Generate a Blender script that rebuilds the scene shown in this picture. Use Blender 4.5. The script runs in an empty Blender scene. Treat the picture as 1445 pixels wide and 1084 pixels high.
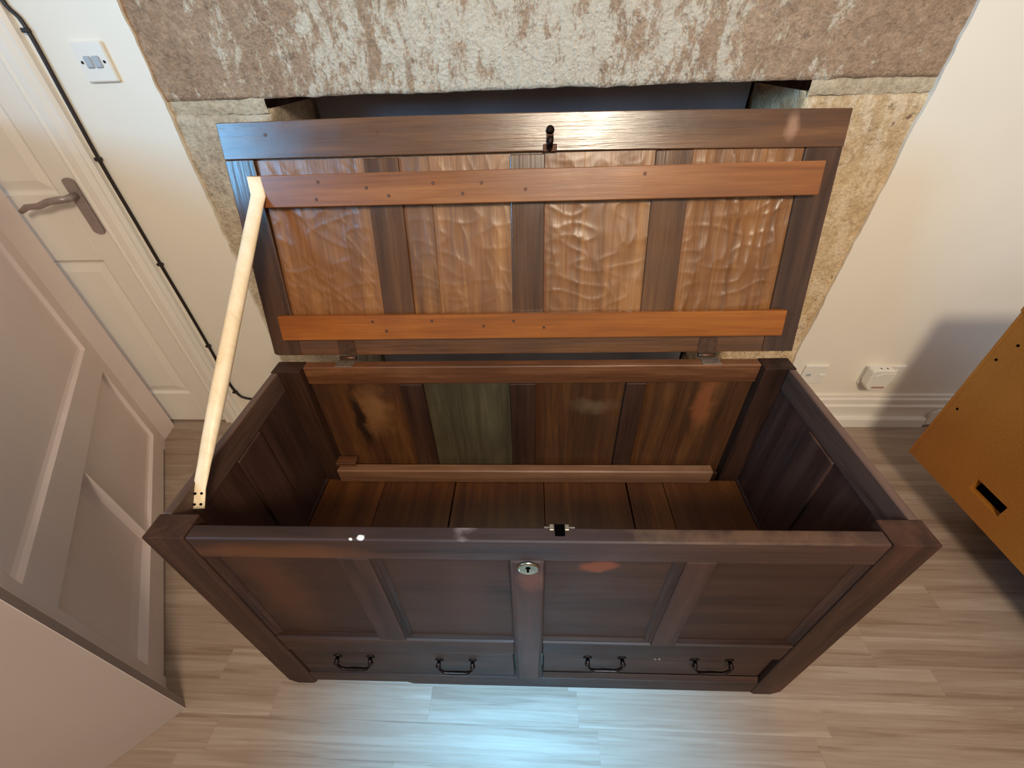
import bpy, bmesh, math, random
from mathutils import Vector, Matrix, noise
random.seed(7)
S = bpy.context.scene
COL = S.collection

# ------------------------------------------------------------------ camera
cd = bpy.data.cameras.new('camera'); cam = bpy.data.objects.new('camera', cd); COL.objects.link(cam)
cd.sensor_width = 36; cd.lens = 598.7065/1445*36; cd.clip_start = .01
yaw, pit, rol = -.0627, .6755, .0394
f = Vector((math.sin(yaw)*math.cos(pit), math.cos(yaw)*math.cos(pit), -math.sin(pit)))
r0 = Vector((math.cos(yaw), -math.sin(yaw), 0)); d0 = f.cross(r0)
rr = math.cos(rol)*r0+math.sin(rol)*d0; dd = -math.sin(rol)*r0+math.cos(rol)*d0
M = Matrix((rr, -dd, -f)).transposed().to_4x4(); M.translation = Vector((.0102, -.3592, 1.2877))
cam.matrix_world = M
S.camera = cam
# ------------------------------------------------------------------ light
S.view_settings.view_transform = 'Standard'; S.view_settings.look = 'None'
S.view_settings.exposure = 0.0; S.view_settings.gamma = 1.0; S.view_settings.use_curve_mapping = False
w = bpy.data.worlds.new('world'); S.world = w; w.use_nodes = True
w.node_tree.nodes['Background'].inputs[0].default_value = (1.0, .91, .85, 1)
w.node_tree.nodes['Background'].inputs[1].default_value = .44
def light(name, typ, loc, target, energy, color, **kw):
    l = bpy.data.lights.new(name, typ); l.energy = energy; l.color = color
    for k, v in kw.items(): setattr(l, k, v)
    o = bpy.data.objects.new(name, l); COL.objects.link(o); o.location = loc
    o.rotation_euler = (Vector(target)-Vector(loc)).to_track_quat('-Z', 'Y').to_euler()
    return o
light('ceiling_lamp', 'AREA', (.40, -1.54, 2.28), (.2, .6, .9), 50, (1, .86, .67), shape='DISK', size=.50)
light('left_window', 'AREA', (-2.25, -1.2, 1.95), (.2, 1.0, 1.25), 11, (.20, .58, 1), shape='RECTANGLE', size=.7, size_y=.9, spread=math.radians(66))
light('floor_patch_beam', 'AREA', (.05, -1.0, 2.5), (-.01, -.16, 0), 5.2, (.12, .54, 1), shape='RECTANGLE', size=.2, size_y=.2, spread=math.radians(25))  # added narrow blue beam, aimed to make the daylight patch on the floor

# ------------------------------------------------------------------ node helpers
def lin(c):
    return tuple(((x/255)/12.92 if x/255 <= .04045 else ((x/255+.055)/1.055)**2.4) for x in c)+(1,)
class NT:
    def __init__(s, name):
        s.m = bpy.data.materials.new(name); s.m.use_nodes = True; s.t = s.m.node_tree
        s.b = s.t.nodes['Principled BSDF']
    def n(s, typ, **kw):
        x = s.t.nodes.new(typ)
        for k, v in kw.items(): setattr(x, k, v)
        return x
    def l(s, a, b): s.t.links.new(a, b)
    def math(s, op, a, b=None, c=None, clamp=False):
        x = s.n('ShaderNodeMath', operation=op, use_clamp=clamp)
        for i, v in enumerate((a, b, c)):
            if v is None: continue
            if isinstance(v, (int, float)): x.inputs[i].default_value = v
            else: s.l(v, x.inputs[i])
        return x.outputs[0]
    def vmath(s, op, a, b):
        x = s.n('ShaderNodeVectorMath', operation=op)
        for i, v in enumerate((a, b)):
            if isinstance(v, tuple): x.inputs[i].default_value = v
            else: s.l(v, x.inputs[i])
        return x.outputs['Value'] if op == 'LENGTH' else x.outputs[0]
    def noise(s, vec, scale, detail=5, rough=.55, dist=0):
        x = s.n('ShaderNodeTexNoise'); s.l(vec, x.inputs['Vector'])
        x.inputs['Scale'].default_value = scale; x.inputs['Detail'].default_value = detail
        x.inputs['Roughness'].default_value = rough; x.inputs['Distortion'].default_value = dist
        return x
    def ramp(s, v, stops):
        x = s.n('ShaderNodeValToRGB'); s.l(v, x.inputs[0]); e = x.color_ramp.elements
        while len(e) < len(stops): e.new(.5)
        for i, (p, c) in enumerate(stops):
            e[i].position = p; e[i].color = c if len(c) == 4 else lin(c)
        return x.outputs[0]
    def mix(s, fac, a, b, mode='MIX'):
        x = s.n('ShaderNodeMix', data_type='RGBA', blend_type=mode)
        for i, v in ((0, fac), (6, a), (7, b)):
            if isinstance(v, (int, float)): x.inputs[i].default_value = v
            elif isinstance(v, tuple): x.inputs[i].default_value = v
            else: s.l(v, x.inputs[i])
        return x.outputs[2]
    def maprange(s, v, a, b, c=0., d=1.):
        x = s.n('ShaderNodeMapRange', clamp=True); s.l(v, x.inputs[0])
        for i, k in enumerate((a, b, c, d)): x.inputs[i+1].default_value = k
        return x.outputs[0]
    def bump(s, h, strength, dist=.002):
        x = s.n('ShaderNodeBump'); s.l(h, x.inputs['Height'])
        x.inputs['Strength'].default_value = strength; x.inputs['Distance'].default_value = dist
        s.l(x.outputs[0], s.b.inputs['Normal'])
    def set(s, col=None, rough=None, metal=None, spec=None):
        for k, v in (('Base Color', col), ('Roughness', rough), ('Metallic', metal), ('Specular IOR Level', spec)):
            if v is None: continue
            if isinstance(v, (int, float, tuple)): s.b.inputs[k].default_value = v
            else: s.l(v, s.b.inputs[k])
    def obj(s): return s.n('ShaderNodeTexCoord').outputs['Object']
def scaled(t, vec, sc):
    x = t.n('ShaderNodeMapping'); t.l(vec, x.inputs[0]); x.inputs['Scale'].default_value = sc; return x.outputs[0]

def stains(t, col, pos, marks):
    """worn / scraped places with a shape of their own, in object space: (centre, radii, colour, strength, softness, raggedness)"""
    for (c, r, k, st, soft, rag) in marks:
        nz = t.noise(pos, 22, 4)
        off = t.vmath('SCALE', t.vmath('SUBTRACT', nz.outputs['Color'], (.5, .5, .5)), (0, 0, 0))
        off.node.inputs['Scale'].default_value = rag
        p = t.vmath('ADD', pos, off)
        p = t.vmath('SUBTRACT', p, c); p = t.vmath('DIVIDE', p, r)
        d = t.vmath('LENGTH', p, p)
        col = t.mix(t.maprange(d, 1+soft, 1-soft, 0, st), col, lin(k))
    return col

def wood(name, dark, mid, light_, axis, rough=.4, bump=.35, blotch=None, bl_amt=.5, marks=(), figure=1.0, spec=.5, rvar=.12):
    t = NT(name); pos = t.obj()
    rnd = t.n('ShaderNodeObjectInfo').outputs['Random']
    sh = t.n('ShaderNodeCombineXYZ'); v = t.math('MULTIPLY', rnd, 37.0)
    for i in range(3): t.l(v, sh.inputs[i])
    p = t.vmath('ADD', pos, sh.outputs[0])
    a = {'X': (1.6, 26, 26), 'Y': (26, 1.6, 26), 'Z': (26, 26, 1.6)}[axis]
    b = {'X': (7, 190, 190), 'Y': (190, 7, 190), 'Z': (190, 190, 7)}[axis]
    n1 = t.noise(scaled(t, p, a), 1.0, 6, .6, .6*figure)
    n2 = t.noise(scaled(t, p, b), 1.0, 3, .6, .2)
    n3 = t.noise(p, 5.5, 5, .6, .3)
    g = t.math('ADD', t.math('MULTIPLY', n1.outputs[0], .72), t.math('MULTIPLY', n2.outputs[0], .28))
    col = t.ramp(g, [(.30, dark), (.48, mid), (.68, light_)])
    if blotch: col = t.mix(t.maprange(n3.outputs[0], .46, .66, 0, bl_amt), col, lin(blotch))
    hv = t.n('ShaderNodeHueSaturation'); t.l(col, hv.inputs['Color'])
    t.l(t.math('ADD', t.math('MULTIPLY', rnd, .3), .85), hv.inputs['Value'])
    col = hv.outputs[0]
    col = stains(t, col, pos, marks)
    ro = t.math('ADD', t.math('MULTIPLY', t.math('SUBTRACT', n3.outputs[0], .5), rvar*3), rough, clamp=True)
    t.set(col, ro, 0, spec)
    t.bump(t.math('ADD', t.math('MULTIPLY', n2.outputs[0], .6), n1.outputs[0]), bump, .0016)
    return t.m

def paint(name, c, rough=.5, var=.04, bump=.05, bscale=220):
    t = NT(name); pos = t.obj(); n = t.noise(pos, 3, 4)
    a = tuple(max(0, x*(1-var)) for x in c); b = tuple(min(255, x*(1+var)) for x in c)
    t.set(t.ramp(n.outputs[0], [(.3, a), (.7, b)]), rough)
    t.bump(t.noise(pos, bscale, 2).outputs[0], bump, .001)
    return t.m
def metal(name, c, rough=.4, met=1.0, var=.25):
    t = NT(name); n = t.noise(t.obj(), 90, 4)
    t.set(t.ramp(n.outputs[0], [(.3, tuple(x*(1-var) for x in c)), (.7, c)]), rough, met)
    t.bump(n.outputs[0], .15, .0006)
    return t.m

MAT = {}
# chest woods
for ax in 'XYZ':
    MAT['dark'+ax] = wood('dark_oak_'+ax, (30, 16, 10), (52, 31, 21), (76, 48, 34), ax, .58, .3, (60, 37, 26), .6, spec=.25)
MAT['frontpanel'] = wood('front_panel_oak', (34, 19, 13), (54, 33, 23), (68, 44, 32), 'X', .62, .2, (60, 37, 26), .7, spec=.25,
    marks=[((-.465, .012, .50), (.045, .1, .15), (88, 52, 30), .5, .6, .08), ((-.115, .012, .46), (.035, .1, .14), (72, 45, 33), .5, .6, .05),
           ((.122, .0115, .594), (.032, .1, .017), (116, 58, 34), .85, .2, .03)])
MAT['fronttop'] = wood('front_rail_oak', (36, 22, 17), (58, 38, 31), (82, 56, 46), 'X', .5, .3, (66, 42, 34), .6, spec=.3,
    marks=[((-.42, .0, .645), (.14, .1, .024), (104, 60, 33), .6, .4, .03), ((-.262, .005, .686), (.006, .005, .006), (235, 228, 220), 1, .12, .02),
           ((-.278, .002, .684), (.003, .002, .004), (225, 215, 205), 1, .12, .01), ((-.1, .02, .69), (.022, .02, .006), (150, 125, 112), .6, .5, .03),
           ((.33, .013, .69), (.23, .03, .006), (104, 76, 54), .6, .3, .02)])
MAT['frontmuntin'] = wood('front_muntin_oak', (36, 21, 15), (58, 36, 27), (80, 51, 38), 'Z', .6, .25, (66, 42, 34), .6, spec=.25,
    marks=[((.008, -.003, .565), (.022, .1, .03), (102, 58, 42), .7, .4, .03)])
MAT['rimside'] = wood('rim_oak', (50, 34, 28), (82, 60, 50), (112, 84, 70), 'Y', .5, .3, (90, 64, 52), .6)
MAT['innerend'] = wood('inner_end_oak', (42, 25, 19), (64, 41, 33), (84, 58, 48), 'Z', .5, .3, (70, 46, 40), .7)
MAT['inback'] = wood('inner_back_oak', (44, 25, 12), (74, 43, 20), (104, 64, 32), 'Z', .5, .35, (58, 34, 18), .6,
    marks=[((-.41, .465, .53), (.035, .1, .075), (140, 96, 58), .7, .6, .09), ((-.455, .465, .50), (.012, .1, .1), (34, 18, 9), .9, .4, .03), ((.45, .465, .56), (.022, .1, .08), (132, 74, 40), .8, .4, .05),
           ((.17, .465, .55), (.05, .1, .02), (108, 84, 60), .6, .6, .08)])
MAT['ingreen'] = wood('inner_back_green_board', (46, 38, 24), (70, 60, 40), (90, 80, 56), 'Z', .55, .3, (56, 44, 26), .6)
MAT['inrail'] = wood('inner_rail_oak', (60, 34, 18), (98, 58, 34), (140, 92, 60), 'X', .42, .5, (80, 46, 26), .5)
MAT['ledger'] = wood('ledger_pine', (100, 66, 44), (140, 98, 70), (170, 126, 94), 'X', .5, .3, (120, 82, 56), .5)
MAT['bottom'] = wood('bottom_board_elm', (62, 32, 10), (94, 51, 17), (120, 72, 28), 'Y', .55, .25, (76, 41, 13), .6)
# lid woods
MAT['lidrail'] = wood('lid_rail_oak', (64, 37, 19), (98, 60, 31), (130, 84, 46), 'X', .25, .5, (78, 47, 26), .5, spec=.8,
    marks=[((.52, -.01, .463), (.012, .1, .02), (165, 125, 95), .7, .5, .03)])
MAT['lidstile'] = wood('lid_stile_oak', (46, 28, 18), (70, 45, 30), (96, 65, 43), 'Z', .22, .35, (62, 40, 28), .5, spec=.6)
MAT['lidmuntin'] = wood('lid_muntin_oak', (58, 35, 20), (86, 54, 31), (112, 74, 44), 'Z', .28, .35, (76, 47, 28), .5)
MAT['lidpanel'] = wood('lid_panel_oak', (88, 52, 22), (126, 79, 38), (160, 108, 58), 'Z', .36, .5, (104, 62, 28), .5, figure=1.6, spec=.6)
MAT['batten'] = wood('batten_pine', (106, 60, 28), (136, 80, 40), (160, 100, 54), 'X', .34, .2, (118, 68, 33), .5)
MAT['battenlow'] = wood('batten_pine_orange', (112, 58, 14), (148, 80, 22), (174, 102, 36), 'X', .36, .2, (126, 66, 17), .5)
MAT['stay'] = wood('stay_cream', (222, 196, 156), (236, 214, 178), (244, 226, 196), 'Z', .45, .1)
MAT['iron'] = metal('dark_iron', (58, 42, 36), .42)
MAT['nailhead'] = metal('nail_head', (96, 62, 44), .5, .4)
MAT['steel'] = metal('worn_steel', (190, 178, 160), .35)
MAT['hingebrown'] = metal('brown_hinge', (104, 74, 56), .45, .6)
MAT['hingesteel'] = metal('pale_hinge', (178, 156, 136), .42, .7)
MAT['brass'] = metal('aged_brass', (172, 150, 120), .3)
MAT['black'] = paint('black_hole', (6, 4, 4), 1.0)
MAT['black'].node_tree.nodes['Principled BSDF'].inputs['Specular IOR Level'].default_value = 0
MAT['gunmetal'] = metal('satin_handle', (168, 152, 146), .42, .35, .08)
# room
MAT['wall'] = paint('cream_wall', (240, 231, 214), .62, .012, .06, 160)
MAT['gloss'] = paint('cream_gloss', (238, 230, 217), .34, .015, .03, 90)
MAT['pinkshade'] = paint('dusty_cream_shaded', (168, 150, 141), .55, .02, .05, 120)  # darker copy of dusty cream: shade on the return put into its colour
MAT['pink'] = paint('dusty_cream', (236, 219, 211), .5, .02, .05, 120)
MAT['plastic'] = paint('white_plastic', (236, 230, 218), .28, .01, .0)
MAT['switchgrey'] = paint('switch_rocker', (170, 178, 184), .3, .01, .0)
MAT['cable'] = paint('brown_cable', (34, 20, 18), .45, .1, .05)
MAT['label'] = paint('printed_label', (150, 120, 100), .5, .3, .0)

def plank_mat():
    t = NT('washed_oak_laminate'); pos = t.obj(); rnd = t.n('ShaderNodeObjectInfo').outputs['Random']
    sh = t.n('ShaderNodeCombineXYZ'); v = t.math('MULTIPLY', rnd, 91.0)
    for i in range(3): t.l(v, sh.inputs[i])
    p = t.vmath('ADD', pos, sh.outputs[0])
    n1 = t.noise(scaled(t, p, (.9, 24, 24)), 1, 6, .6, .35)
    n2 = t.noise(scaled(t, p, (6, 150, 150)), 1, 3, .6, .2)
    rings = t.math('SINE', t.math('MULTIPLY', n1.outputs[0], 46))
    g = t.math('ADD', t.math('MULTIPLY', n1.outputs[0], .62), t.math('ADD', t.math('MULTIPLY', n2.outputs[0], .26), t.math('MULTIPLY', rings, .03)))
    col = t.ramp(g, [(.30, (136, 113, 96)), (.42, (156, 135, 117)), (.52, (168, 149, 132)), (.66, (186, 169, 153))])
    vo = t.n('ShaderNodeTexVoronoi'); t.l(scaled(t, p, (2.6, 6, 6)), vo.inputs['Vector']); vo.inputs['Scale'].default_value = 1.0
    col = t.mix(t.maprange(vo.outputs['Distance'], .08, .01, 0, .4), col, lin((112, 88, 70)))
    hv = t.n('ShaderNodeHueSaturation'); t.l(col, hv.inputs['Color'])
    t.l(t.math('ADD', t.math('MULTIPLY', rnd, .10), .95), hv.inputs['Value'])
    t.set(hv.outputs[0], .42, 0, .4); t.bump(n2.outputs[0], .12, .001)
    return t.m
MAT['plank'] = plank_mat()

def stone_mat(name, base, dark, flake, fl_amt, centre=None, rad=None, pit=.5, bmp=.6):
    t = NT(name); pos = t.obj()
    big = t.noise(pos, 4, 5, .6); fine = t.noise(pos, 60, 6, .7)
    col = t.ramp(big.outputs[0], [(.35, dark), (.6, base)])
    col = t.mix(.35, col, t.ramp(fine.outputs[0], [(.35, tuple(x*.62 for x in base)), (.62, tuple(min(255, x*1.16) for x in base))]))
    fl = t.noise(scaled(t, pos, (17, 17, 9)), 1.0, 12, .82, .25)
    fac = fl.outputs[0]
    if centre:
        d = t.vmath('DIVIDE', t.vmath('SUBTRACT', pos, centre), rad)
        m = t.maprange(t.vmath('LENGTH', d, d), 1.45, .2, -.11, .073)
        fac = t.math('ADD', fac, m)
    col = t.mix(t.maprange(fac, .495, .55, 0, fl_amt), col, lin(flake))
    col = t.mix(.28, col, t.mix(1.0, col, t.ramp(t.noise(pos, 85, 6, .75).outputs[0], [(.36, (178, 158, 136)), (.56, (255, 255, 255))]), 'MULTIPLY'))
    pits = t.noise(pos, 34, 5, .7); vo = t.n('ShaderNodeTexVoronoi'); t.l(t.vmath('ADD', pos, scaled(t, fine.outputs['Color'], (.02, .02, .02))), vo.inputs['Vector']); vo.inputs['Scale'].default_value = 120
    fac = t.math('ADD', fac, t.math('MULTIPLY', t.math('SUBTRACT', vo.outputs['Distance'], .35), .16))
    col = t.mix(t.maprange(pits.outputs[0], .39, .31, 0, pit), col, lin(tuple(x*.5 for x in dark)))
    t.set(col, .9, 0, .2)
    t.bump(t.math('ADD', t.math('MULTIPLY', fine.outputs[0], .6), t.math('ADD', t.math('MULTIPLY', fl.outputs[0], 1.3), t.math('ADD', t.math('MULTIPLY', vo.outputs['Distance'], .5), t.math('MULTIPLY', pits.outputs[0], .6)))), bmp, .014)
    return t.m
MAT['lintel'] = stone_mat('lintel_stone', (214, 180, 149), (186, 150, 119), (255, 240, 214), .9, (-.05, 0, 1.24), (.80, 1, .42), pit=.5, bmp=.85)
MAT['jambL'] = stone_mat('jamb_stone_left', (214, 196, 168), (192, 170, 142), (232, 218, 192), .6, pit=.6)
MAT['jambR'] = stone_mat('jamb_stone_right', (238, 204, 162), (214, 172, 126), (252, 230, 196), .7, pit=.9)
MAT['mortar'] = stone_mat('lime_mortar', (218, 200, 170), (200, 178, 146), (228, 212, 184), .4, pit=.2)
MAT['soot'] = stone_mat('sooty_stone', (58, 38, 32), (36, 20, 16), (96, 84, 80), .5)
MAT['register'] = paint('grey_board', (128, 124, 128), .5, .12, .1, 40)
def cab_mat():
    t = NT('orange_varnished_board'); pos = t.obj(); n = t.noise(pos, 3, 4); n2 = t.noise(pos, 160, 3)
    c = t.ramp(n.outputs[0], [(.3, (150, 92, 32)), (.7, (172, 110, 42))])
    c = t.mix(.25, c, t.ramp(n2.outputs[0], [(.3, (126, 76, 24)), (.7, (190, 124, 52))]))
    t.set(c, .38); return t.m
MAT['cab'] = cab_mat()
MAT['cabdark'] = paint('dark_plinth', (58, 28, 16), .5)

# ------------------------------------------------------------------ mesh helpers
class MB:
    def __init__(s): s.bm = bmesh.new()
    def box(s, x0, x1, y0, y1, z0, z1, bev=.0018):
        b = s.bm; x0, x1 = sorted((x0, x1)); y0, y1 = sorted((y0, y1)); z0, z1 = sorted((z0, z1))
        vs = [b.verts.new(p) for p in ((x0,y0,z0),(x1,y0,z0),(x1,y1,z0),(x0,y1,z0),(x0,y0,z1),(x1,y0,z1),(x1,y1,z1),(x0,y1,z1))]
        fs = [b.faces.new([vs[i] for i in q]) for q in ((3,2,1,0),(4,5,6,7),(0,1,5,4),(1,2,6,5),(2,3,7,6),(3,0,4,7))]
        if bev:
            es = list({e for f_ in fs for e in f_.edges})
            bmesh.ops.bevel(b, geom=es, offset=bev, segments=1, affect='EDGES', profile=.5)
        return s
    def prism(s, poly, axis, a, bb, bev=0):
        """poly: 2-D outline in the two other axes, extruded along axis from a to bb"""
        b = s.bm
        def P(u, v, k): return {'X': (k, u, v), 'Y': (u, k, v), 'Z': (u, v, k)}[axis]
        A = [b.verts.new(P(u, v, a)) for u, v in poly]; B = [b.verts.new(P(u, v, bb)) for u, v in poly]
        n = len(poly); fs = [b.faces.new(A), b.faces.new(B[::-1])]
        for i in range(n): fs.append(b.faces.new((A[i], B[i], B[(i+1) % n], A[(i+1) % n])))
        bmesh.ops.recalc_face_normals(b, faces=fs)
        if bev:
            es = list({e for f_ in fs for e in f_.edges}); bmesh.ops.bevel(b, geom=es, offset=bev, segments=2, affect='EDGES', profile=.5)
        return s
    def tube(s, pts, rad, seg=10, flat=None):
        """swept tube; rad a number or list; flat: list of (ru, rv) pairs with a fixed 'side' vector"""
        b = s.bm; pts = [Vector(p) for p in pts]; rings = []
        up0 = None
        for i, p in enumerate(pts):
            d = (pts[min(i+1, len(pts)-1)]-pts[max(i-1, 0)]).normalized()
            if up0 is None:
                up0 = d.orthogonal().normalized() if flat is None else Vector(flat[1]).normalized()
            u = (up0-d*up0.dot(d)).normalized(); v = d.cross(u); up0 = u if flat is None else Vector(flat[1]).normalized()
            if flat is None:
                ru = rv = rad if isinstance(rad, (int, float)) else rad[i]
            else: ru, rv = flat[0][i]
            rings.append([b.verts.new(p+u*ru*math.cos(2*math.pi*k/seg)+v*rv*math.sin(2*math.pi*k/seg)) for k in range(seg)])
        fs = [b.faces.new(rings[0][::-1]), b.faces.new(rings[-1])]
        for r1, r2 in zip(rings, rings[1:]):
            for k in range(seg): fs.append(b.faces.new((r1[k], r1[(k+1) % seg], r2[(k+1) % seg], r2[k])))
        bmesh.ops.recalc_face_normals(b, faces=fs)
        for f_ in fs: f_.smooth = len(f_.verts) == 4
        return s
    def disc(s, c, normal, r, depth, seg=24, bev=.0):
        n = Vector(normal).normalized(); c = Vector(c)
        return s.tube([c, c+n*depth*.6, c+n*depth], [r, r, r*.86], seg)
    def sphere(s, c, r, seg=12):
        bmesh.ops.create_uvsphere(s.bm, u_segments=seg, v_segments=seg//2+2, radius=r, matrix=Matrix.Translation(c)); return s
    def grid(s, fn, nu, nv, smooth=True):
        b = s.bm; V = [[b.verts.new(fn(i/nu, j/nv)) for j in range(nv+1)] for i in range(nu+1)]
        for i in range(nu):
            for j in range(nv):
                f_ = b.faces.new((V[i][j], V[i+1][j], V[i+1][j+1], V[i][j+1])); f_.smooth = smooth
        return s
    def build(s, name, mat, parent=None):
        me = bpy.data.meshes.new(name); s.bm.to_mesh(me); s.bm.free()
        me.materials.append(MAT[mat] if isinstance(mat, str) else mat)
        o = bpy.data.objects.new(name, me); COL.objects.link(o)
        if parent: o.parent = parent
        return o
def tag(o, label=None, cat=None, group=None, kind=None):
    for k, v in (('label', label), ('category', cat), ('group', group), ('kind', kind)):
        if v: o[k] = v
    return o
def empty(name, loc=(0, 0, 0), rz=0):
    o = bpy.data.objects.new(name, None); o.empty_display_size = .05; COL.objects.link(o); o.location = loc; o.rotation_euler = (0, 0, rz); return o
def B(name, mat, parent, *a, **k): return MB().box(*a, **k).build(name, mat, parent)

YW = .992
# ------------------------------------------------------------------ floor of laminate strips
fl = MB().box(-3.2, 3.2, -3.2, YW+.6, -.05, -.0025, 0).build('floor', 'plank'); tag(fl, kind='structure')
rw = .0745; y = -.0770-14*rw; rowi = -14
fixed = {0: [-.2475, .121, .708], -1: [-.77, .165, .668], 1: [-.42, .1, 1.03]}
def plank(x0, x1, y0, y1):
    g = .0001
    o = MB().box(0, x1-x0-2*g, 0, y1-y0-2*g, -.0045, 0, 0).build('plank', 'plank', fl); o.location = (x0+g, y0+g, .0+random.uniform(-.0001, .0001))
while y < YW-.01:
    xs = [-2.0+random.uniform(-.3, .2)]
    stops = fixed.get(rowi, [])
    if stops:
        xs = [stops[0]-1.2, stops[0]-.78, stops[0]-.4]+stops; xs.append(stops[-1]+.46); xs.append(stops[-1]+.95); xs.append(stops[-1]+1.5)
    else:
        while xs[-1] < 2.1: xs.append(xs[-1]+random.uniform(.42, .68))
    for a, b in zip(xs, xs[1:]): plank(a, b, y, min(y+rw, YW))
    y += rw; rowi += 1

# ------------------------------------------------------------------ back wall (plaster) with ragged edges round the stone
def ragged(z, side):
    base = (-1.0 if side < 0 else (1.002+.035*min(1.2, max(0, (z-.35)/.98))))
    return base+side*(.006*noise.noise(Vector((side*3, 0, z*9)))+.004*noise.noise(Vector((side*7, 2, z*28))))
NZ = 150; ZT = 2.35
b = bmesh.new()
def strip(xa, xb, n=NZ):
    rows = []
    for i in range(n+1):
        z = ZT*i/n; x0, x1 = xa(z), xb(z)
        rows.append([b.verts.new((x0, YW, z)), b.verts.new((x1, YW, z)), b.verts.new((x1, YW+.03, z)), b.verts.new((x0, YW+.03, z))])
    for r1, r2 in zip(rows, rows[1:]):
        for k in range(4): b.faces.new((r1[k], r1[(k+1) % 4], r2[(k+1) % 4], r2[k]))
strip(lambda z: -2.4, lambda z: ragged(z, -1)); strip(lambda z: ragged(z, 1), lambda z: 3.2)
bmesh.ops.recalc_face_normals(b, faces=b.faces[:])
for xa, xb, za, zb in ((-1.0, 1.06, 1.86, ZT),):
    vs = [b.verts.new(p) for p in ((xa, YW, za), (xb, YW, za), (xb, YW, zb), (xa, YW, zb))]; b.faces.new(vs)
me = bpy.data.meshes.new('wall_back'); b.to_mesh(me); b.free(); me.materials.append(MAT['wall'])
wall = bpy.data.objects.new('wall_back', me); COL.objects.link(wall); tag(wall, kind='structure')

# ------------------------------------------------------------------ stone fireplace
fp = tag(empty('fireplace', (0, YW, 0)), 'rough stone fireplace surround with a whitewashed lintel behind the chest', 'fireplace')
def rough(p, amp, sc=1.0):
    return amp*(noise.noise(p*9*sc)+.6*noise.noise(p*24*sc)+.35*noise.noise(p*60*sc))
def lintel(u, v):
    x = -1.04+2.12*u
    low = 1.192+.004*noise.noise(Vector((x*6, 1, 0)))+.004*noise.noise(Vector((x*23, 4, 0)))-.012*max(0, abs(x)-.86)
    if v < .12:
        yy = .30*(1-v/.12)+.006; z = low+.004*noise.noise(Vector((x*7, yy*9, 3)))
        return Vector((x, yy, z))
    z = low+(1.88-low)*((v-.12)/.88)
    p = Vector((x, 0, z)); rnd = .004*max(0, 1-(z-low)/.01)**2
    return Vector((x, .0085+rnd+rough(p, .0035), z))
MB().grid(lintel, 190, 90).build('lintel_stone', 'lintel', fp)
def jamb(side):
    def fn(u, v):
        z = 1.168*v
        xi = .724+.006*noise.noise(Vector((side*5, 0, z*8)))+.004*noise.noise(Vector((side, 3, z*30)))
        xo = 1.07
        top = .016*max(0, 1-(1.168-z)/.03)**2
        if u < .25:
            x = xi; yy = .012+.34*(1-u/.25); return Vector((side*(x+rough(Vector((yy, z, side)), .003)), yy, z))
        k = (u-.25)/.75; x = xi+(xo-xi)*k
        return Vector((side*x, .0105+.010*max(0, 1-k/.06)**2+top+rough(Vector((x*side, 1, z)), .0042, .9), z))
    return fn
MB().grid(jamb(-1), 50, 130).build('jamb_stone', 'jambL', fp)
tag(MB().grid(jamb(1), 50, 130).build('jamb_stone', 'jambR', fp), 'yellower pitted jamb stone')
for side, x0, x1 in ((-1, .722, 1.04), (1, .726, 1.06)):
    def mort(u, v, side=side, x0=x0, x1=x1):
        x = side*(x0+(x1-x0)*u); z = 1.158+.040*v
        return Vector((x, .0145-.003*math.sin(math.pi*v)+rough(Vector((x, 5, z)), .003), z+.004*noise.noise(Vector((x*50, v*3, 7)))+.004*noise.noise(Vector((x*15, v*2, 1)))))
    MB().grid(mort, 40, 10).build('mortar_joint', 'mortar', fp)
m = MB()
m.box(-1.0, -.73, .33, .40, 0, 1.5, 0); m.box(.73, 1.0, .33, .40, 0, 1.5, 0); m.box(-1.0, 1.0, .40, .45, 0, 1.5, 0); m.box(-.73, .73, .0, .42, 0, .02, 0)
m.build('firebox', 'soot', fp)
MB().box(-.705, .695, .30, .325, .02, 1.5, .002).build('back_board', 'register', fp)

# ------------------------------------------------------------------ skirting on the back wall
prof = [(YW, 0), (YW-.018, 0), (YW-.018, .092), (YW-.022, .096), (YW-.022, .102), (YW-.013, .108), (YW-.013, .118), (YW-.017, .122), (YW-.016, .134), (YW-.009, .138), (YW-.009, .150), (YW-.006, .154), (YW, .154)]
sk = MB().prism(prof, 'X', 1.015, 3.0).build('baseboard_back', 'gloss'); tag(sk, kind='structure')
bead = MB().prism([(YW-.018, .0), (YW-.034, .0), (YW-.034, .040), (YW-.030, .046), (YW-.018, .048)], 'X', 1.02, 1.61).build('trim_1', 'gloss'); tag(bead, kind='structure')
c = empty('pipe_clip', (1.648, YW-.018, .060)); tag(c, 'small white clip with a dark screw hole on the skirting beside the orange cabinet', 'clip')
MB().prism([(-.03, -.045), (.04, -.045), (.04, .03), (-.012, .03), (-.03, .01)], 'Y', -.014, 0, .002).build('clip_body', 'plastic', c)
MB().disc((.005, -.0145, .008), (0, -1, 0), .008, .001, 16).build('screw_hole', 'black', c)

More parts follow.
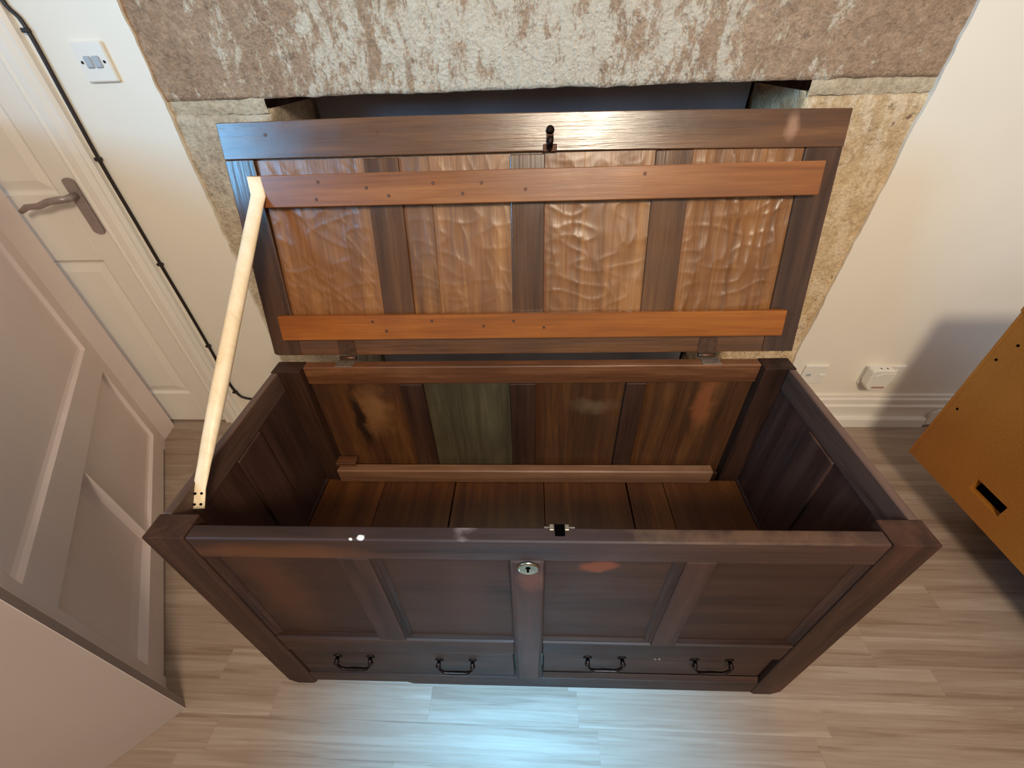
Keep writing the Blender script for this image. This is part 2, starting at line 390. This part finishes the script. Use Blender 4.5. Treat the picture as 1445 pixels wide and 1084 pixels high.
# ------------------------------------------------------------------ lever door in the back wall
door = empty('door_1', (0, YW-.012, 0)); tag(door, kind='structure')
def raised_panel(parent, x0, x1, z0, z1, y=0., d=.009, w=.026, mat='gloss', name='panel'):
    """moulded panel: sunk bevel, groove, raised centre"""
    b = bmesh.new()
    def ring(i, yy): return [b.verts.new(p) for p in ((x0+i, yy, z0+i), (x1-i, yy, z0+i), (x1-i, yy, z1-i), (x0+i, yy, z1-i))]
    R_ = [ring(0, y), ring(.010, y+d), ring(.016, y+d), ring(.016+w, y+d*.15)]
    for a, c_ in zip(R_, R_[1:]):
        for k in range(4): b.faces.new((a[k], a[(k+1) % 4], c_[(k+1) % 4], c_[k]))
    b.faces.new(R_[-1])
    me = bpy.data.meshes.new(name); b.to_mesh(me); b.free(); me.materials.append(MAT[mat])
    o = bpy.data.objects.new(name, me); COL.objects.link(o); o.parent = parent; return o
xL, xR = -2.12, -1.372
def slabs(parent, xs, zs, y0, y1, mat, names=('stile', 'rail')):
    """frame of stiles and rails round the panels between xs / zs pairs"""
    X0, X1 = xs[0][0], xs[-1][1]
    for a, b_ in xs: B('stile', mat, parent, a, b_, y0, y1, zs[0][0], zs[-1][1], bev=.0008)
    for (a, b_), (c_, d_) in zip(xs, xs[1:]):
        for z0, z1 in zs: B('rail', mat, parent, b_, c_, y0, y1, z0, z1, bev=.0008)
xs = [(-2.12, -2.032), (-1.835, -1.655), (-1.455, xR)]
xs = [(-2.12, -2.02), (-1.80, -1.655), (-1.455, xR)]
zs = [(.006, .160), (.755, .965), (1.56, 1.66), (1.86, 1.98)]
slabs(door, xs, zs, 0, .036, 'gloss')
for a, b_ in ((-2.02, -1.80), (-1.655, -1.455)):
    for z0, z1 in ((.160, .755), (.965, 1.56), (1.66, 1.86)): raised_panel(door, a, b_, z0, z1)
hd = empty('door_handle', (-1.395, -.002, .93)); hd.parent = door
plate = [(.019*math.cos(t), .019*math.sin(t)*.6+.073) for t in [math.pi*k/8 for k in range(9)]]
plate += [(-x, -z) for x, z in plate]
MB().prism(plate, 'Y', -.007, 0, .0012).build('back_plate', 'gunmetal', hd)
MB().tube([(.0, -.006, .034), (.0, -.045, .034), (-.012, -.052, .034), (-.05, -.053, .030), (-.09, -.053, .018), (-.13, -.053, .016), (-.162, -.05, .002)],
          [.010, .010, .0105, .010, .009, .0085, .007], 12).build('lever', 'gunmetal', hd)
# casing of that door
cas = empty('trim_2', (0, YW, 0)); tag(cas, kind='structure')
cp = [(-1.368, 0), (-1.368, -.020), (-1.360, -.024), (-1.350, -.020), (-1.342, -.026), (-1.322, -.026), (-1.306, -.019), (-1.298, -.021), (-1.288, -.012), (-1.286, 0)]
MB().prism(cp, 'Z', 0, 2.04).build('side_casing', 'gloss', cas)
MB().prism([(-3.49-x, y_) for x, y_ in cp], 'Z', 0, 2.04).build('side_casing', 'gloss', cas)
MB().box(-2.2, -1.286, -.024, 0, 2.0, 2.08, .002).build('head_casing', 'gloss', cas)

# ------------------------------------------------------------------ brown cable down the casing
pts = [(-1.272, 2.05), (-1.281, 1.62), (-1.284, 1.42), (-1.262, 1.36), (-1.266, 1.2), (-1.270, 1.05), (-1.268, .89), (-1.266, .735), (-1.262, .55), (-1.261, .373), (-1.264, .26), (-1.262, .19), (-1.250, .148), (-1.235, .133), (-1.20, .124), (-1.12, .118), (-1.0, .115)]
fine_ = []
for i in range(len(pts)-1):
    p0, p1, p2, p3 = (pts[max(0, min(len(pts)-1, i+k))] for k in (-1, 0, 1, 2))
    for s_ in range(5):
        t = s_/5
        fine_.append(tuple(.5*((2*p1[j])+(-p0[j]+p2[j])*t+(2*p0[j]-5*p1[j]+4*p2[j]-p3[j])*t*t+(-p0[j]+3*p1[j]-3*p2[j]+p3[j])*t**3) for j in (0, 1)))
fine_.append(pts[-1])
cb = MB().tube([(x, YW-.0058, z) for x, z in fine_], .0052, 8).build('cable', 'cable')
tag(cb, 'dark brown cable clipped down the wall beside the door casing', 'cable')
for i, (x, z) in enumerate(((-1.2655, 1.352), (-1.270, 1.06), (-1.266, .735), (-1.261, .40), (-1.259, .165))):
    MB().box(x-.009, x+.009, YW-.014, YW, z-.005, z+.005, .002).build('cable_clip', 'cable', cb)

# ------------------------------------------------------------------ diagonal panelled cupboard side and its return
NL = (-.949, -.025, 0); RZ = math.atan2(.8161, -.5779)
HD = 1.16
d2 = empty('door_2', NL, RZ); tag(d2, kind='structure')
for a, b_, c_, d_, nm in ((-.03, .027, 0, HD, 'stile'), (1.0145, 1.12, 0, HD, 'stile')):
    B(nm, 'pink', d2, a, b_, 0, .03, c_, d_, bev=.0008)
for z0, z1 in ((.012, .088), (.413, .511), (HD-.08, HD)): B('rail', 'pink', d2, .027, 1.0145, 0, .03, z0, z1, bev=.0008)
def sunk(z0, z1, x0, x1, d=.015, s=.012):
    b = bmesh.new()
    def ring(i, yy): return [b.verts.new(p) for p in ((x0+i, yy, z0+i), (x1-i, yy, z0+i), (x1-i, yy, z1-i), (x0+i, yy, z1-i))]
    R_ = [ring(0, 0), ring(.002, d*.8), ring(s, d)]
    for a, c_ in zip(R_, R_[1:]):
        for k in range(4): b.faces.new((a[k], a[(k+1) % 4], c_[(k+1) % 4], c_[k]))
    b.faces.new(R_[-1]); me = bpy.data.meshes.new('panel'); b.to_mesh(me); b.free(); me.materials.append(MAT['pink'])
    o = bpy.data.objects.new('panel', me); COL.objects.link(o); o.parent = d2
sunk(.088, .413, .46, 1.0145); sunk(.511, HD-.08, .027, 1.0145); sunk(.088, .413, .027, .459, .028, .030)
t3 = empty('trim_3', NL, RZ); tag(t3, kind='structure')
MB().prism([(0, 0), (-.082, -.041), (-.082, .03), (0, .03)], 'Z', 0, HD+.01, 0).build('casing', 'pink', t3)
MB().prism([(1.084, 0), (1.166, -.036), (1.172, .03), (1.084, .03)], 'Z', 0, HD+.01, 0).build('casing', 'pink', t3)
MB().box(-.09, 1.18, -.045, .06, HD+.01, HD+.035, .003).build('capping', 'pink', t3)
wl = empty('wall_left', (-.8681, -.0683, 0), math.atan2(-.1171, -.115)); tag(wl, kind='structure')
MB().box(.0, .9, -.03, .0, 0, HD+.01, .001).build('return_board', 'pinkshade', wl)

# ------------------------------------------------------------------ switches and sockets
sw = empty('light_switch', (-1.130, YW, 1.284)); tag(sw, 'white double light switch plate on the wall left of the stone', 'switch')
MB().box(-.043, .043, -.010, 0, -.043, .043, .003).build('face_plate', 'plastic', sw)
for x in (-.0115, .0115): MB().box(x-.0105, x+.0105, -.0135, -.008, -.013, .013, .003).build('rocker', 'switchgrey', sw)
for x in (-.030, .030): MB().disc((x, -.0102, 0), (0, -1, 0), .0036, .0008, 12).build('screw', 'iron', sw)
sp = empty('wall_socket', (1.094, YW, .256)); tag(sp, 'single white fused outlet plate on the wall nearest the chest corner', 'socket')
MB().box(-.043, .043, -.010, 0, -.043, .043, .003).build('face_plate', 'plastic', sp)
MB().box(.018, .042, -.0135, -.008, -.007, .004, .002).build('rocker', 'plastic', sp)
MB().box(-.030, -.012, -.0108, -.009, -.007, .005, .0004).build('fuse_slot', 'switchgrey', sp)
ds = empty('double_socket', (1.348, YW, .254)); tag(ds, 'double white wall socket partly covered by a plug-in unit', 'socket')
MB().box(-.073, .073, -.010, 0, -.043, .043, .003).build('face_plate', 'plastic', ds)
for x in (-.060, .042): MB().box(x-.006, x+.006, -.0135, -.008, .004, .024, .002).build('rocker', 'plastic', ds)
for x in (.022, .036): MB().box(x, x+.006, -.0105, -.009, -.02, -.014, .0003).build('pin_slot', 'black', ds)
MB().box(.026, .032, -.0105, -.009, .0, .008, .0003).build('pin_slot', 'black', ds)
pl = empty('plug_in_unit', (1.312, YW-.010, .262)); tag(pl, 'white plug-in adapter with chamfered lower corners in the double socket', 'adapter')
outl = [(-.046, .040), (-.040, .046), (.032, .046), (.042, .036), (.044, .008), (.034, -.038), (.022, -.048), (-.026, -.048), (-.044, -.026)]
MB().prism([(x*.98, z) for x, z in outl], 'Y', -.046, -.012, .004).build('casing', 'plastic', pl)
MB().prism([(x*.8, z*.8) for x, z in outl], 'Y', -.014, -.0005, .001).build('plug_back', 'plastic', pl)
arc = [(-.028+.002*k, -.0465, .020+.012*math.sin(min(1, k/14)*math.pi/2)) for k in range(0, 33)]
MB().tube(arc, .0016, 6).build('moulded_line', 'plastic', pl)
MB().box(-.022, .024, -.0468, -.045, -.036, -.027, .0003).build('printed_label', 'label', pl)
for x in (-.012, .010): MB().disc((x, -.030, .0455), (0, 0, 1), .0035, .001, 12).build('vent_hole', 'black', pl)

# ------------------------------------------------------------------ orange cabinet
cb_ = empty('orange_cabinet', (1.30, 0, 0)); tag(cb_, 'orange varnished cabinet with a dark finger slot, standing right of the chest', 'cabinet')
m = MB()
y0, y1, z0, z1 = -.36, .6815, .1558, .695
sy0, sy1, sz0, sz1 = .3800, .4780, .2195, .262
for a, b_, c_, d_ in ((y0, sy0, z0, z1), (sy1, y1, z0, z1), (sy0, sy1, z0, sz0), (sy0, sy1, sz1, z1)):
    m.box(0, .02, a, b_, c_, d_, 0)
bmesh.ops.remove_doubles(m.bm, verts=m.bm.verts[:], dist=1e-5)
m.build('side_panel', 'cab', cb_)
B('slot_back', 'black', cb_, .0205, .03, sy0-.01, sy1+.01, sz0-.01, sz1+.01)
B('edge_strip', 'cab', cb_, -.002, .0, y1-.006, y1+.002, z0, z1, bev=.0005)
B('body', 'cab', cb_, .031, .48, y0+.002, y1-.002, z0, z1-.002)
B('top', 'cab', cb_, -.004, .49, y0-.008, y1+.006, z1+.0005, z1+.02)
B('plinth', 'cabdark', cb_, .19, .44, y0+.06, y1-.16, 0, z0-.0005)
for y_, z_ in ((.655, .56), (.65, .38), (.635, .62)):
    MB().disc((-.0001, y_, z_), (-1, 0, 0), .004, .0008, 10).build('screw_hole', 'black', cb_)

# ------------------------------------------------------------------ the oak chest
W2, D, H = .62, .4854, .6858
ch = empty('blanket_chest', (0, 0, 0), .0084)
tag(ch, 'old dark oak panelled blanket chest standing open with two small drawers', 'chest')
# corner posts with chamfered feet
for sx in (-1, 1):
    a, b_ = sx*W2, sx*.550
    prof = [(a, .022), (a-sx*.018, 0), (b_-sx*.0+sx*.010, 0), (b_, .012), (b_, H), (a, H)]
    MB().prism(prof, 'Y', 0, .045, .0016).build('post', 'darkZ', ch)
    MB().prism([(a, .015), (a-sx*.01, 0), (b_, 0), (b_, H), (a, H)], 'Y', D-.045, D, .0016).build('post', 'darkZ', ch)
B('front_rail', 'fronttop', ch, -.5495, .5495, .0005, .026, .6275, H-.0005, bev=.0025)
# front muntins
for x0, x1 in ((-.320, -.263), (.258, .307)): B('muntin', 'frontmuntin', ch, x0, x1, .001, .024, .288, .627)
B('muntin', 'frontmuntin', ch, -.029, .030, -.001, .024, .0755, .627, bev=.003)
for x in (-.024, .025): MB().tube([(x, -.001, .08), (x, -.001, .625)], .0016, 6).build('bead', 'frontmuntin', ch)
for x0, x1 in ((-.5495, -.0295), (.0305, .5495)): B('middle_rail', 'darkX', ch, x0, x1, .001, .026, .224, .290, bev=.003)
# front panels and their mouldings
for i, (x0, x1) in enumerate(((-.5495, -.3205), (-.2625, -.0295), (.0305, .2575), (.3075, .5495))):
    B('panel', 'frontpanel', ch, x0+.0003, x1-.0003, .0115, .0235, .291, .6268, bev=.0008)
    MB().prism([(.011, .2905), (.0015, .2905), (.0005, .293), (.004, .295), (.0045, .298), (.009, .298), (.011, .3015)], 'X', x0+.0006, x1-.0006).build('moulding', 'darkX', ch)
    if i in (0, 1): MB().prism([(x0+.0005, .011), (x0+.0005, .003), (x0+.004, .002), (x0+.007, .006), (x0+.010, .0055), (x0+.016, .011)], 'Z', .302, .6265).build('moulding', 'darkZ', ch)
    if i in (2, 3): MB().prism([(x1-.0005, .011), (x1-.0005, .003), (x1-.004, .002), (x1-.007, .006), (x1-.010, .0055), (x1-.016, .011)], 'Z', .302, .6265).build('moulding', 'darkZ', ch)
# drawers
def drawer(x0, x1, z0, z1, yf, hx):
    d = B('drawer', 'darkX', ch, x0, x1, yf, yf+.02, z0, z1, bev=.002)
    for x, z in hx:
        hb = MB()
        for s_ in (-1, 1):
            hb.disc((x+s_*.039, yf, z+.012), (0, -1, 0), .010, .003, 14)
            hb.tube([(x+s_*.039, yf-.003, z+.012), (x+s_*.039, yf-.010, z+.011), (x+s_*.040, yf-.012, z+.007)], [.0045, .0045, .005], 10)
            hb.sphere((x+s_*.040, yf-.012, z+.007), .0062, 10)
        pts_ = [(-.041, -.012, .007), (-.039, -.015, .0), (-.032, -.017, -.012), (-.022, -.018, -.015), (0, -.018, -.0145), (.022, -.018, -.015), (.032, -.017, -.012), (.039, -.015, .0), (.041, -.012, .007)]
        hb.tube([(x+p[0], yf+p[1], z+p[2]) for p in pts_], [.0036, .0036, .0038, .0044, .0052, .0044, .0038, .0036, .0036], 8)
        hb.build('bail_handle', 'iron', d)
    return d
drawer(-.5455, -.0335, .079, .2205, .003, ((-.405, .174), (-.168, .164)))
dr = drawer(.0345, .5455, .096, .2205, .010, ((.174, .178), (.414, .177)))
for x in (.287, .296): MB().disc((x, .010, .191), (0, -1, 0), .0036, .002, 10).build('lock_pin', 'brass', dr)
MB().prism([(.009, .076), (.002, .076), (.001, .084), (.004, .088), (.009, .095)], 'X', .0345, .5455).build('drawer_bead', 'darkX', ch)
# bottom rail with a worn step
MB().prism([(-.5495, .025), (-.31, .025), (-.295, .013), (.5495, .013), (.5495, .075), (-.5495, .075)], 'Y', .0006, .024, .0015).build('bottom_rail', 'darkX', ch)
# ends
for sx in (-1, 1):
    xo, xi = sx*.6185, sx*.598
    B('end_rail', 'rimside', ch, xo, sx*.602, .0455, D-.0455, .6275, H-.001, bev=.002)
    B('end_stile', 'innerend', ch, sx*.6165, xi, .210, .300, .290, .627)
    B('end_rail', 'innerend', ch, sx*.6165, xi, .0455, D-.0455, .224, .290)
    B('end_rail', 'innerend', ch, sx*.6165, xi, .0455, D-.0455, .020, .090)
    for y_0, y_1, z_0, z_1 in ((.0455, .2095, .2905, .6268), (.3005, D-.0455, .2905, .6268), (.0455, D-.0455, .0905, .2235)):
        B('end_panel', 'innerend', ch, sx*.613, sx*.604, y_0, y_1, z_0, z_1, bev=.0006)
# back
B('back_rail', 'inrail', ch, -.5495, .5495, D-.027, D-.0005, .6335, H-.0005, bev=.002)
for x0, x1 in ((-.320, -.262), (-.043, .022), (.243, .292)): B('back_muntin', 'darkZ', ch, x0, x1, D-.030, D-.004, .30, .633)
for i, (x0, x1) in enumerate(((-.5495, -.3203), (-.2617, -.0433), (.0223, .2427), (.2923, .5495))):
    B('back_panel', 'ingreen' if i == 1 else 'inback', ch, x0, x1, D-.018, D-.008, .30, .6332, bev=.0006)
B('back_rail', 'darkX', ch, -.5495, .5495, D-.03, D-.002, .02, .2995)
B('ledger', 'ledger', ch, -.556, .520, D-.058, D-.0305, .286, .3365, bev=.003)
MB().box(-.548, -.492, D-.06, D-.031, .358, .372, .002).build('support_block', 'inrail', ch)
# bottom boards
bx = [-.5975, -.423, -.214, .0455, .281, .388, .5975]
for i, (a, b_) in enumerate(zip(bx, bx[1:])):
    g0 = .0012 if i not in (2, 4) else .003
    MB().prism([(a+.0008, .0265), (b_-.0008-(.003 if i == 1 else 0), .0265), (b_-.0008, D-.0465), (a+g0+(.002 if i == 4 else 0), D-.0465)], 'Z', .270, .2845+.001*(i % 2), .001).build('bottom_board', 'bottom', ch)
# escutcheon on the front, lock behind the rail
e = MB().disc((.0022, -.0012, .6105), (0, -1, 0), .0185, .004, 28).build('escutcheon', 'brass', ch)
m = MB(); m.disc((.0022, -.0052, .6155), (0, -1, 0), .0042, .0006, 14); m.box(.0002, .0042, -.0058, -.005, .602, .614, 0); m.build('keyhole', 'black', e)
for x in (-.012, .0165): MB().disc((x, -.005, .6075), (0, -1, 0), .0022, .001, 10).build('pin', 'steel', e)
lk = MB().box(.028, .078, .0262, .0305, .640, H-.0045, .001).build('lock_plate', 'hingesteel', ch)
B('lock_slot', 'black', lk, .045, .061, .0105, .0312, H-.02, H+.0004, bev=0)
for x in (.0405, .0645): B('lock_corner', 'steel', lk, x-.0035, x+.0035, .021, .0312, H-.004, H+.0007, bev=.0006)
for xc, nm in ((-.447, 'hinge_leaf'), (.436, 'hinge_leaf')):
    B(nm, 'hingesteel', ch, xc-.022, xc+.022, D-.026, D+.002, H-.0004, H+.002, bev=.0006)
# lid -------------------------------------------------------------
A = .2739; LW = .627
lid = MB().box(-LW+.02, LW-.02, .012, .022, .015, .48, 0).build('lid', 'lidpanel', ch)
lid.location = (0, D+.0047, H+.015); lid.rotation_euler = (-A, 0, 0)
def slab(name, mat, quad, t0, t1, bev=.0018):   # quad in lid x/z, between y t0 and t1
    return MB().prism(quad, 'Y', t0, t1, bev).build(name, mat, lid)
n_ = 12
low = [(-.628+1.256*i/n_, .432-.0078*max(0, (i/n_-.5)*2)**1.4) for i in range(n_+1)]
top = [(-.628+1.256*i/n_, .4985+.004*math.sin(math.pi*i/n_)-.0085*(i/n_)**1.5) for i in range(n_+1)]
slab('lid_rail', 'lidrail', low+top[::-1], 0, .022, .0015)
slab('lid_rail', 'lidrail', [(-.5585, .0), (.556, 0), (.556, .088), (-.5585, .088)], 0, .022)
slab('lid_stile', 'lidstile', [(-.627, .004), (-.619, 0), (-.5592, 0), (-.5676, .4315), (-.629, .4315)], 0.0004, .022)
slab('lid_stile', 'lidstile', [(.627, 0), (.5567, 0), (.5567, .425), (.627, .4245)], 0.0004, .022)
xm = ((-.337, -.2635), (-.0315, .0400), (.2640, .3380))
for x0, x1 in xm: slab('lid_muntin', 'lidmuntin', [(x0, .0885), (x1, .0885), (x1, .4275), (x0, .4275)], .001, .02)
def lidpanel(x0, x1, seed, amp):
    z0, z1 = .0885, .4290
    def fn(u, v):
        x = x0+(x1-x0)*u; z = z0+(z1-z0)*v
        p = Vector((x*9+seed*3.7, seed, z*13)); e_ = min(1, 12*min(u, 1-u))*min(1, 10*min(v, 1-v))
        wx = x+.03*noise.noise(Vector((x*8, z*8, seed))); wz = z+.03*noise.noise(Vector((x*9, z*7, seed+5)))
        sl = (.9 if seed < 2 else .12)
        rip = (1-abs(noise.noise(Vector(((wx+wz*sl)*34+seed, seed*2, wz*11)))))**4
        rip2 = (1-abs(noise.noise(Vector((wx*13+seed, seed*3, wz*30)))))**6
        h = .7*noise.noise(p)+.75*rip+.5*rip2+.3*noise.noise(Vector((x*70, seed*5, z*10)))
        return Vector((x, .0075-amp*(h-.3)*(.25+.75*e_), z))
    m = MB().grid(fn, 80, 110)
    m.build('lid_panel', 'lidpanel', lid)
for k, (x0, x1, am) in enumerate(((-.5625, -.3375, .0022), (-.263, -.2015, .0014), (-.1995, -.0320, .0018), (.0405, .2635, .0022), (.3385, .5562, .0030))):
    lidpanel(x0, x1, k+1.3, am)
B('batten', 'batten', lid, -.575, .590, -.019, -.0004, .338, .400, bev=.0015)
tag(B('batten', 'battenlow', lid, -.586, .583, -.019, -.0004, .044, .1025, bev=.0015), 'brighter orange lower batten')
nail = None
for x, z, yy in ((-.43, .385, 0), (-.44, .352, 0), (-.33, .372, 0), (-.285, .356, 0), (-.19, .378, 0), (-.13, .357, 0), (-.09, .376, 0), (.0, .362, 0), (.24, .385, 0), (-.36, .088, 0), (-.33, .065, 0), (-.22, .088, 0), (-.1, .075, 0), (-.03, .086, 0), (.04, .07, 0), (-.30, .475, .019), (-.53, .475, .019)):
    if nail is None:
        nail = MB().disc((0, 0, 0), (0, -1, 0), .0034, .0008, 10).build('nail', 'nailhead', lid); o = nail
    else:
        o = nail.copy(); COL.objects.link(o)
    o.location = (x, -.0192+yy, z)
# hasp of the lid lock
m = MB(); m.box(.036, .064, -.003, 0, .430, .444, .001); m.tube([(.05, -.002, .436), (.05, -.022, .440), (.05, -.024, .456)], .0052, 10)
m.sphere((.05, -.005, .468), .0085, 12); m.box(.043, .057, -.006, 0, .446, .462, .001); m.build('lock_staple', 'iron', lid)
for xc in (-.440, .427):
    h_ = MB(); h_.box(xc-.021, xc+.021, -.0025, 0, .001, .036, .0006); h_.tube([(xc-.020, -.004, -.006), (xc+.020, -.004, -.006)], .0052, 10)
    h_.build('hinge', 'hingebrown', lid)
# lid stay: a pale rod flattened at both ends ---------------------
Lm = Matrix.Translation(lid.location) @ Matrix.Rotation(-A, 4, 'X')
P0 = Lm @ Vector((-.560, -.0225, .398)); P1 = Lm @ Vector((-.560, -.0235, .362))
Q0 = Vector((-.5945, .084, .648)); Q1 = Vector((-.5945, .104, .668))
Q0 = Vector((-.5955, .082, .648)); Q1 = Vector((-.5955, .106, .673))
mid = [P1.lerp(Q1, k) for k in (.05, .12, .3, .5, .7, .85, .93, 1.0)]
path = [P0, P0.lerp(P1, .5), P1]+mid+[Q1.lerp(Q0, .5), Q0]
pr = [(.0135, .0022), (.014, .0024), (.0145, .003), (.0145, .0065), (.0145, .0085), (.0145, .0105), (.0145, .0115), (.0145, .012), (.0130, .0095), (.0115, .0055), (.0112, .0022), (.0112, .0018), (.0112, .0018)]
stay = MB().tube(path, 0, 16, flat=(pr, (1, .55, .25))).build('lid_stay', 'stay', ch)
tag(stay, 'pale cream rod')
ax = (Q1-Q0).normalized(); side = Vector((1, .55, .25)); side = (side-ax*side.dot(ax)).normalized(); nn = side.cross(ax)
if nn.dot(Vector((0, -.4, .7))) < 0: nn = -nn
for i in (-1, 1):
    for j in (.22, .78):
        MB().disc(Q0.lerp(Q1, j)+side*i*.0052+nn*.0018, nn, .0025, .0010, 10).build('screw_hole', 'black', stay)
